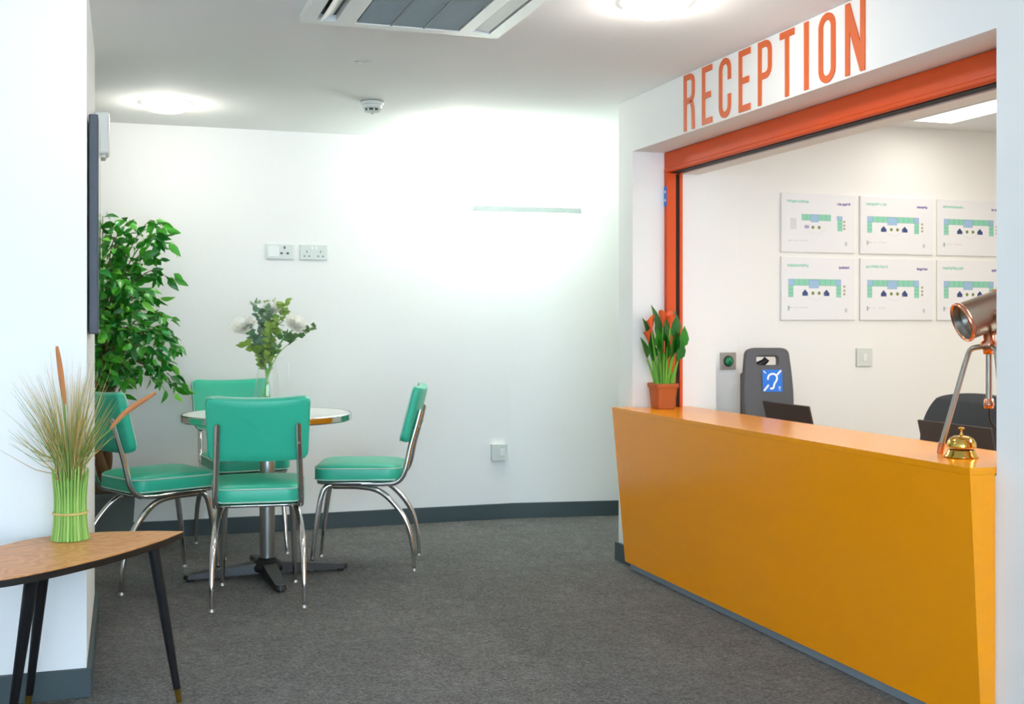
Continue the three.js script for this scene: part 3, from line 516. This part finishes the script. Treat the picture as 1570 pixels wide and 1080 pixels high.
// ---------------------------------------------------------------- office behind the hatch
{
  const t = thing('office_desk', 'pale work desk behind the orange counter', 'desk');
  mesh('desk_top', rspan(2.765, 3.22, 0.63, 0.655, -5.25, -2.2, 0.004), M.desk, t);
  for (const z of [-5.2, -3.7, -2.25]) mesh('leg_panel', rspan(2.8, 3.18, 0, 0.629, z, z + 0.025, 0.003), M.desk, t);
}
function laptop(label, z0, z1) {
  const t = thing('laptop', label, 'laptop', [2.99, 0.656, (z0 + z1) / 2], 0, 'open laptops on the desk'), w = (z1 - z0) / 2;
  mesh('base', rspan(-0.02, 0.21, 0, 0.016, -w, w, 0.004), M.darkBrown, t);
  const lid = mesh('screen_lid', rspan(-0.006, 0.006, 0, 0.172, -w, w, 0.004), M.darkBrown, t); lid.position.set(-0.026, 0.006, 0); lid.rotation.z = 0.24;
  const s = mesh('display', span(0.0065, 0.007, 0.014, 0.162, -w + 0.012, w - 0.012), M.screen, lid);
}
laptop('dark laptop lid in front of the hearing loop unit', -4.955, -4.56);
laptop('dark laptop lid in front of the grey office chair', -3.80, -3.40);
{ // portable hearing loop unit
  const t = thing('hearing_loop_unit', 'dark grey portable hearing loop unit with blue ear sticker', 'hearing unit', [3.05, 0.656, -5.14], Math.atan2(-0.25, 0.97));
  const s = new THREE.Shape(); s.moveTo(-0.095, 0.0); s.lineTo(0.095, 0.0); s.bezierCurveTo(0.13, 0.08, 0.127, 0.2, 0.105, 0.385); s.bezierCurveTo(0.1, 0.405, 0.09, 0.409, 0.06, 0.411); s.lineTo(-0.06, 0.411); s.bezierCurveTo(-0.09, 0.409, -0.1, 0.405, -0.105, 0.385); s.bezierCurveTo(-0.127, 0.2, -0.13, 0.08, -0.095, 0);
  s.holes.push(roundRect(-0.062, 0.325, 0.058, 0.38, 0.016, new THREE.Path()));
  const g = new THREE.ExtrudeGeometry(s, { depth: 0.03, bevelEnabled: true, bevelSize: 0.006, bevelThickness: 0.008, bevelSegments: 3, curveSegments: 16 });
  g.rotateX(-0.1); g.translate(0, 0.007, 0.02); const body = mesh('body', g, M.loopBody, t);
  mesh('rear_housing', [rspan(-0.12, 0.1, 0, 0.3, -0.065, 0.012, 0.015, 3)], M.black, t);
  mesh('carry_grip', tube([[-0.055, 0.335, 0.0], [-0.03, 0.345, -0.004], [-0.01, 0.355, -0.004], [0.002, 0.37, 0]], 0.016, 16, 10), M.black, t);
  // sticker, tilted with the body
  const cnv = document.createElement('canvas'); cnv.width = 256; cnv.height = 280; const c = cnv.getContext('2d');
  c.fillStyle = '#1479e4'; c.fillRect(0, 0, 256, 280); c.strokeStyle = '#fff'; c.lineWidth = 24; c.lineCap = 'round'; c.lineJoin = 'round';
  c.beginPath(); c.moveTo(70, 118); c.bezierCurveTo(70, 40, 180, 30, 188, 100); c.bezierCurveTo(190, 150, 150, 160, 146, 205); c.bezierCurveTo(140, 240, 118, 246, 104, 238); c.stroke();
  c.beginPath(); c.moveTo(20, 262); c.lineTo(72, 200); c.stroke(); c.beginPath(); c.moveTo(196, 60); c.lineTo(236, 16); c.stroke();
  c.fillStyle = '#fff'; c.font = 'bold 64px sans-serif'; c.textAlign = 'center'; c.fillText('T', 218, 262); c.lineWidth = 12; c.beginPath(); c.moveTo(18, 18); c.lineTo(44, 44); c.stroke();
  const tx = new THREE.CanvasTexture(cnv); tx.colorSpace = THREE.SRGBColorSpace;
const lp = mesh('sticker', new THREE.PlaneGeometry(0.1, 0.11).translate(0.02, 0.25, 0.0605).rotateX(-0.1).translate(0, 0.007, 0), S(0xffffff, { map: tx, roughness: 0.5 }), body); lp.userData.label = 'blue and white ear sticker';
}
{ // office chair
  const t = thing('office_chair', 'grey mesh back office chair behind the desk', 'chair', [3.52, 0, -4.36], -Math.PI / 2 + 0.35);
  const s = new THREE.Shape(); s.moveTo(-0.2, 0); s.lineTo(0.2, 0); s.bezierCurveTo(0.25, 0.12, 0.25, 0.3, 0.17, 0.395); s.bezierCurveTo(0.12, 0.43, -0.12, 0.43, -0.17, 0.395); s.bezierCurveTo(-0.25, 0.3, -0.25, 0.12, -0.2, 0);
  const g = new THREE.ExtrudeGeometry(s, { depth: 0.024, bevelEnabled: true, bevelSize: 0.008, bevelThickness: 0.008, bevelSegments: 3, curveSegments: 16 }), p = g.attributes.position;
  for (let i = 0; i < p.count; i++) p.setZ(i, p.getZ(i) + p.getX(i) ** 2 * 1.1); g.computeVertexNormals(); g.translate(0, 0.45, -0.24); mesh('backrest', toCreasedNormals(g, 0.7), M.meshBack, t);
  mesh('back_stem', tube([[0, 0.6, -0.262], [0, 0.45, -0.27], [0, 0.38, -0.2], [0, 0.375, 0]], 0.018, 20, 10), M.black, t);
  mesh('seat', rspan(-0.235, 0.235, 0.4, 0.47, -0.2, 0.25, 0.032, 4), M.meshBack, t);
  mesh('gas_column', cyl(0.025, 0.025, 0.32, 0, 0.08, 0, 18), M.black, t);
  for (let k = 0; k < 5; k++) { const a = k * 1.2566, f = mesh('base_leg', rod([0, 0.1, 0], [Math.cos(a) * 0.28, 0.065, Math.sin(a) * 0.28], 0.02, 0.014, 10), M.black, t); mesh('castor', new THREE.CylinderGeometry(0.028, 0.028, 0.03, 16).rotateZ(Math.PI / 2).rotateY(-a).translate(Math.cos(a) * 0.28, 0.029, Math.sin(a) * 0.28), M.black, f); }
}
// floor plan posters
function planCanvas(kind) {
  const cnv = document.createElement('canvas'); cnv.width = 720; cnv.height = 512; const c = cnv.getContext('2d'); c.fillStyle = '#f1f1f3'; c.fillRect(0, 0, 720, 512);
  const old = seed; seed = 91 + kind; const strokes = (x, y, w, h, col) => { c.fillStyle = col; let u = x; while (u < x + w) { const k = rr(4, 9); c.fillRect(u, y + (rnd() < 0.3 ? 0 : h * 0.2), k, h * (rnd() < 0.3 ? 1 : 0.75)); u += k + (rnd() < 0.12 ? 9 : 2.2); } };
  strokes(48, 52, 210, 24, '#8fd2b8'); strokes(kind ? 560 : 540, 66, kind ? 100 : 140, 22, '#5d4a97');
  const G = '#8fd6b9', Bl = '#a0c3e2', room = (x, y, w, h, col) => { c.fillStyle = col; c.fillRect(x, y, w, h); c.strokeStyle = 'rgba(70,110,110,.55)'; c.lineWidth = 2; c.strokeRect(x, y, w, h); };
  const y0 = 178;
  if (kind) { for (let i = 0; i < 10; i++) room(60 + i * 52, y0, 52, 52, i === 0 || i === 9 ? Bl : G); room(262, y0 + 4, 96, 70, Bl); for (let i = 0; i < 3; i++) { room(60, y0 + 52 + i * 32, 46, 32, G); room(534, y0 + 52 + i * 32, 46, 32, G); }
    c.fillStyle = '#35467c'; for (const x of [196, 408]) { c.fillRect(x, y0 + 112, 56, 26); c.beginPath(); c.moveTo(x, y0 + 112); c.lineTo(x + 28, y0 + 84); c.lineTo(x + 52, y0 + 112); c.fill(); } }
  else { for (let i = 0; i < 6; i++) room(190 + i * 48, y0, 48, 54, G); room(280, y0 + 2, 76, 66, Bl); room(540, y0 + 10, 54, 34, Bl); for (let i = 0; i < 3; i++) room(546, y0 + 44 + i * 33, 48, 33, G); c.fillStyle = '#dcdce2'; c.fillRect(78, y0 + 36, 60, 100); c.fillStyle = '#a8a0cc'; c.fillRect(218, y0 + 98, 44, 28); }
  for (const [x, y] of [[300, 116], [362, 116]]) { c.fillStyle = '#8c9a5e'; c.beginPath(); c.arc(x, y0 + y, 15, 0, 7); c.fill(); c.fillStyle = '#5d6b3a'; c.beginPath(); c.arc(x + 3, y0 + y - 3, 7, 0, 7); c.fill(); }
  c.fillStyle = '#b5a68a'; for (const y of [58, 92, 122]) { c.beginPath(); c.arc(614, y0 + y, 11, 0, 7); c.fill(); }
  c.strokeStyle = '#d5d5da'; c.lineWidth = 2; c.beginPath(); c.arc(330, y0 + 70, 105, 0.5, 2.6); c.stroke();
  strokes(60, 410, 20, 10, '#a9adaf'); strokes(90, 412, 60, 6, '#cfd2d4'); strokes(170, 410, 80, 8, '#cfd2d4'); c.fillStyle = '#c9cccf'; c.fillRect(620, 420, 22, 34); if (kind) { c.fillStyle = '#9fb7ac'; c.fillRect(54, 400, 14, 40); }
  seed = old; const t = new THREE.CanvasTexture(cnv); t.colorSpace = THREE.SRGBColorSpace; t.anisotropy = 8; return t;
}
{
  const prints = [0, 1, 2, 3, 4, 5].map((k) => S(0xffffff, { map: planCanvas(k), roughness: 0.5 }));
  const cols = [[3.286, 3.742], [3.773, 4.243], [4.271, 4.745]], rows = [[1.580, 1.893], [1.220, 1.556]];
  const where = [['floor plan poster with gaps in its plan, upper left of the six', 'upper middle floor plan poster on the office wall', 'upper right floor plan poster, cut off by the white wall'], ['lower left floor plan poster on the office wall', 'lower middle floor plan poster on the office wall', 'lower right floor plan poster behind the lamp head']];
  rows.forEach(([y0, y1], r) => cols.forEach(([x0, x1], k) => {
    const t = thing('floor_plan_poster', where[r][k], 'poster', [(x0 + x1) / 2, (y0 + y1) / 2, -5.3995], 0, 'floor plan posters on the office wall'), w = x1 - x0, h = y1 - y0;
    mesh('board', rspan(-w / 2, w / 2, -h / 2, h / 2, 0, 0.012, 0.003), M.white, t);
    const p = mesh('print', new THREE.PlaneGeometry(w - 0.01, h - 0.01), prints[r * 3 + k], t); p.position.z = 0.0125;
  }));
}
{ // exit button and blank plate
  const t = thing('exit_button', 'metal plate with green dome button on the office wall', 'button', [2.962, 1.008, -5.3775]);
  mesh('plate', rspan(-0.045, 0.045, -0.045, 0.045, 0, 0.01, 0.003), M.satin, t);
  mesh('button_collar', new THREE.TorusGeometry(0.025, 0.004, 8, 30).translate(0, 0, 0.011), M.black, t);
  mesh('button', new THREE.SphereGeometry(0.024, 24, 12, 0, Math.PI * 2, 0, Math.PI / 2).rotateX(Math.PI / 2).scale(1, 1, 0.75).translate(0, 0, 0.01), M.green, t);
  const u = thing('switch_plate', 'small square white switch on the office wall below posters', 'switch', [3.802, 1.02, -5.3995]);
  mesh('plate', rspan(-0.05, 0.05, -0.05, 0.05, 0, 0.01, 0.003), M.plate, u);
  mesh('rocker', rspan(-0.012, 0.012, -0.02, 0.02, 0.008, 0.014, 0.002), M.plastic, u);
}

// ---------------------------------------------------------------- things on the lobby walls and ceiling
{
  const z = BACK + 0.0005;
  const pins = (x, y, s, mat, par) => { for (const [dx, dy, w, h] of [[0, 0.017, 0.008, 0.014], [-0.0155, -0.012, 0.013, 0.009], [0.0155, -0.012, 0.013, 0.009]]) mesh('pin_hole', rspan(x + dx * s - w * s / 2, x + dx * s + w * s / 2, y + dy * s - h * s / 2, y + dy * s + h * s / 2, 0.0095, 0.0108, 0.0005, 1), mat, par); };
  const a = thing('wall_socket', 'double wall plate with three dark pin holes, left of the pair', 'socket', [0.857, 1.62, z], 0, 'wall plates above the table');
  mesh('plate', rspan(-0.08, 0.08, -0.044, 0.044, 0, 0.01, 0.003), M.plate, a); mesh('blank_cover', rspan(-0.068, -0.006, -0.032, 0.032, 0.008, 0.013, 0.003), M.plastic, a); pins(0.027, 0.004, 1.15, M.hole, a);
  const b = thing('wall_socket', 'double wall socket with pale pin holes, right of the pair', 'socket', [1.053, 1.619, z], 0, 'wall plates above the table');
  mesh('plate', rspan(-0.08, 0.08, -0.044, 0.044, 0, 0.01, 0.003), M.plate, b); pins(-0.04, -0.012, 0.9, M.paleHole, b); pins(0.04, -0.012, 0.9, M.paleHole, b);
  for (const x of [-0.012, 0.012]) mesh('rocker', rspan(x - 0.008, x + 0.008, 0.012, 0.032, 0.009, 0.014, 0.002), M.plastic, b);
  const c = thing('surface_outlet', 'small white outlet box low on the back wall', 'socket', [2.184, 0.411, z]);
  mesh('back_box', rspan(-0.047, 0.047, -0.05, 0.052, 0, 0.03, 0.004), M.plate, c); mesh('face_plate', rspan(-0.049, 0.049, -0.05, 0.052, 0.0305, 0.039, 0.003), M.plate, c);
  mesh('module', rspan(0.0, 0.032, -0.02, 0.022, 0.037, 0.042, 0.002), M.plastic, c);
}
{
  const t = thing('wall_display', 'dark upright display screen mounted on the side of the white wall', 'screen', [-0.1135, 1.527, -4.262]);
  mesh('mount', span(0, 0.006, -0.1, 0.1, -0.1, 0.1), M.black, t);
  mesh('casing', rspan(0.004, 0.034, -0.36, 0.36, -0.21, 0.21, 0.005), M.tvBody, t);
  mesh('screen', span(0.0338, 0.0348, -0.345, 0.345, -0.195, 0.195), M.screen, t);
}
{
  const t = thing('wall_sounder', 'white wall box high behind the dark display', 'alarm', [-0.1135, 1.965, -5.0]);
  mesh('casing', rspan(0, 0.058, -0.085, 0.085, -0.075, 0.075, 0.012, 3), M.plastic, t);
  mesh('lower_lens', rspan(0.01, 0.045, -0.1, -0.084, -0.05, 0.05, 0.006), M.plate, t);
}
{
  const t = thing('smoke_detector', 'round smoke detector on the ceiling above the table', 'detector', [1.184, CEIL, -5.784]);
  mesh('base', lathe([[0, -0.001], [0.058, -0.001], [0.057, -0.016], [0.05, -0.022], [0, -0.022]]), M.plate, t);
  mesh('body', lathe([[0.05, -0.02], [0.047, -0.034], [0.042, -0.04], [0, -0.04]]), M.plate, t);
  mesh('vent_ring', lathe([[0.036, -0.039], [0.036, -0.052], [0, -0.052]]), M.hole, t);
  for (let k = 0; k < 8; k++) { const a = k * 0.7854; mesh('vent_rib', rspan(-0.004, 0.004, -0.053, -0.038, 0.034, 0.04, 0.001, 1), M.plate, t).rotation.y = a; }
  mesh('cap', lathe([[0.04, -0.0515], [0.038, -0.056], [0.02, -0.059], [0.008, -0.06], [0.006, -0.066], [0, -0.067]]), M.plate, t);
}
for (const [x, z, label] of [[0.952, -4.938, 'tiny white ceiling disc, left of two'], [0.991, -4.932, 'tiny white ceiling disc, right of two']]) tag(mesh('ceiling_disc', lathe([[0, -0.006], [0.014, -0.005], [0.016, 0], [0, 0]], 20).translate(x, CEIL, z), M.white), label, 'fitting', 'ceiling discs');
{ // ceiling cassette
  const t = thing('ceiling_air_conditioner', 'white square ceiling air conditioner with grey intake grille', 'air conditioner', [0.979, CEIL, -3.875]);
  const ch = (y0, y1, x0, x1, z0, z1) => span(x0, x1, y0, y1, z0, z1), H = 0.375;
  // frame with two long outlets left and right of the intake
  mesh('panel', [ch(-0.03, 0, -H, -0.325, -H, H), ch(-0.03, 0, 0.325, H, -H, H), ch(-0.03, 0, -0.255, -0.185, -H, H), ch(-0.03, 0, 0.205, 0.255, -H, H), ch(-0.03, 0, -0.325, -0.255, -H, -0.315), ch(-0.03, 0, -0.325, -0.255, 0.315, H), ch(-0.03, 0, 0.255, 0.325, -H, -0.315), ch(-0.03, 0, 0.255, 0.325, 0.315, H), ch(-0.03, 0, -0.185, 0.205, -H, -0.318), ch(-0.03, 0, -0.185, 0.205, 0.318, H)], M.plastic, t);
  for (const x of [-0.325, 0.255]) mesh('outlet_duct', ch(-0.006, -0.002, x, x + 0.07, -0.315, 0.315), M.black, t);
  for (const [x, tilt] of [[-0.29, 0.55], [0.29, -0.12]]) { const v = mesh('louvre', rspan(-0.026, 0.026, -0.003, 0.003, -0.3, 0.3, 0.002), M.plastic, t); v.position.set(x, -0.022, 0); v.rotation.z = tilt; }
  for (const [x0, x1] of [[-0.178, -0.055], [-0.047, 0.067], [0.075, 0.198]]) {
    const g = mesh('intake_grille', ch(-0.016, -0.012, x0, x1, -0.316, 0.316), M.grilleDark, t), list = [];
    for (let k = 0; k < 52; k++) { const z = -0.31 + k * 0.0121; list.push(ch(-0.028, -0.017, x0, x1, z, z + 0.006)); }
    tag(mesh('slats', list, M.grille, g), null, null, null, 'stuff');
  }
  for (const x of [-0.051, 0.071]) mesh('grille_divider', ch(-0.03, -0.012, x - 0.0035, x + 0.0035, -0.316, 0.316), M.grille, t);
}
renderer.render(scene, camera);
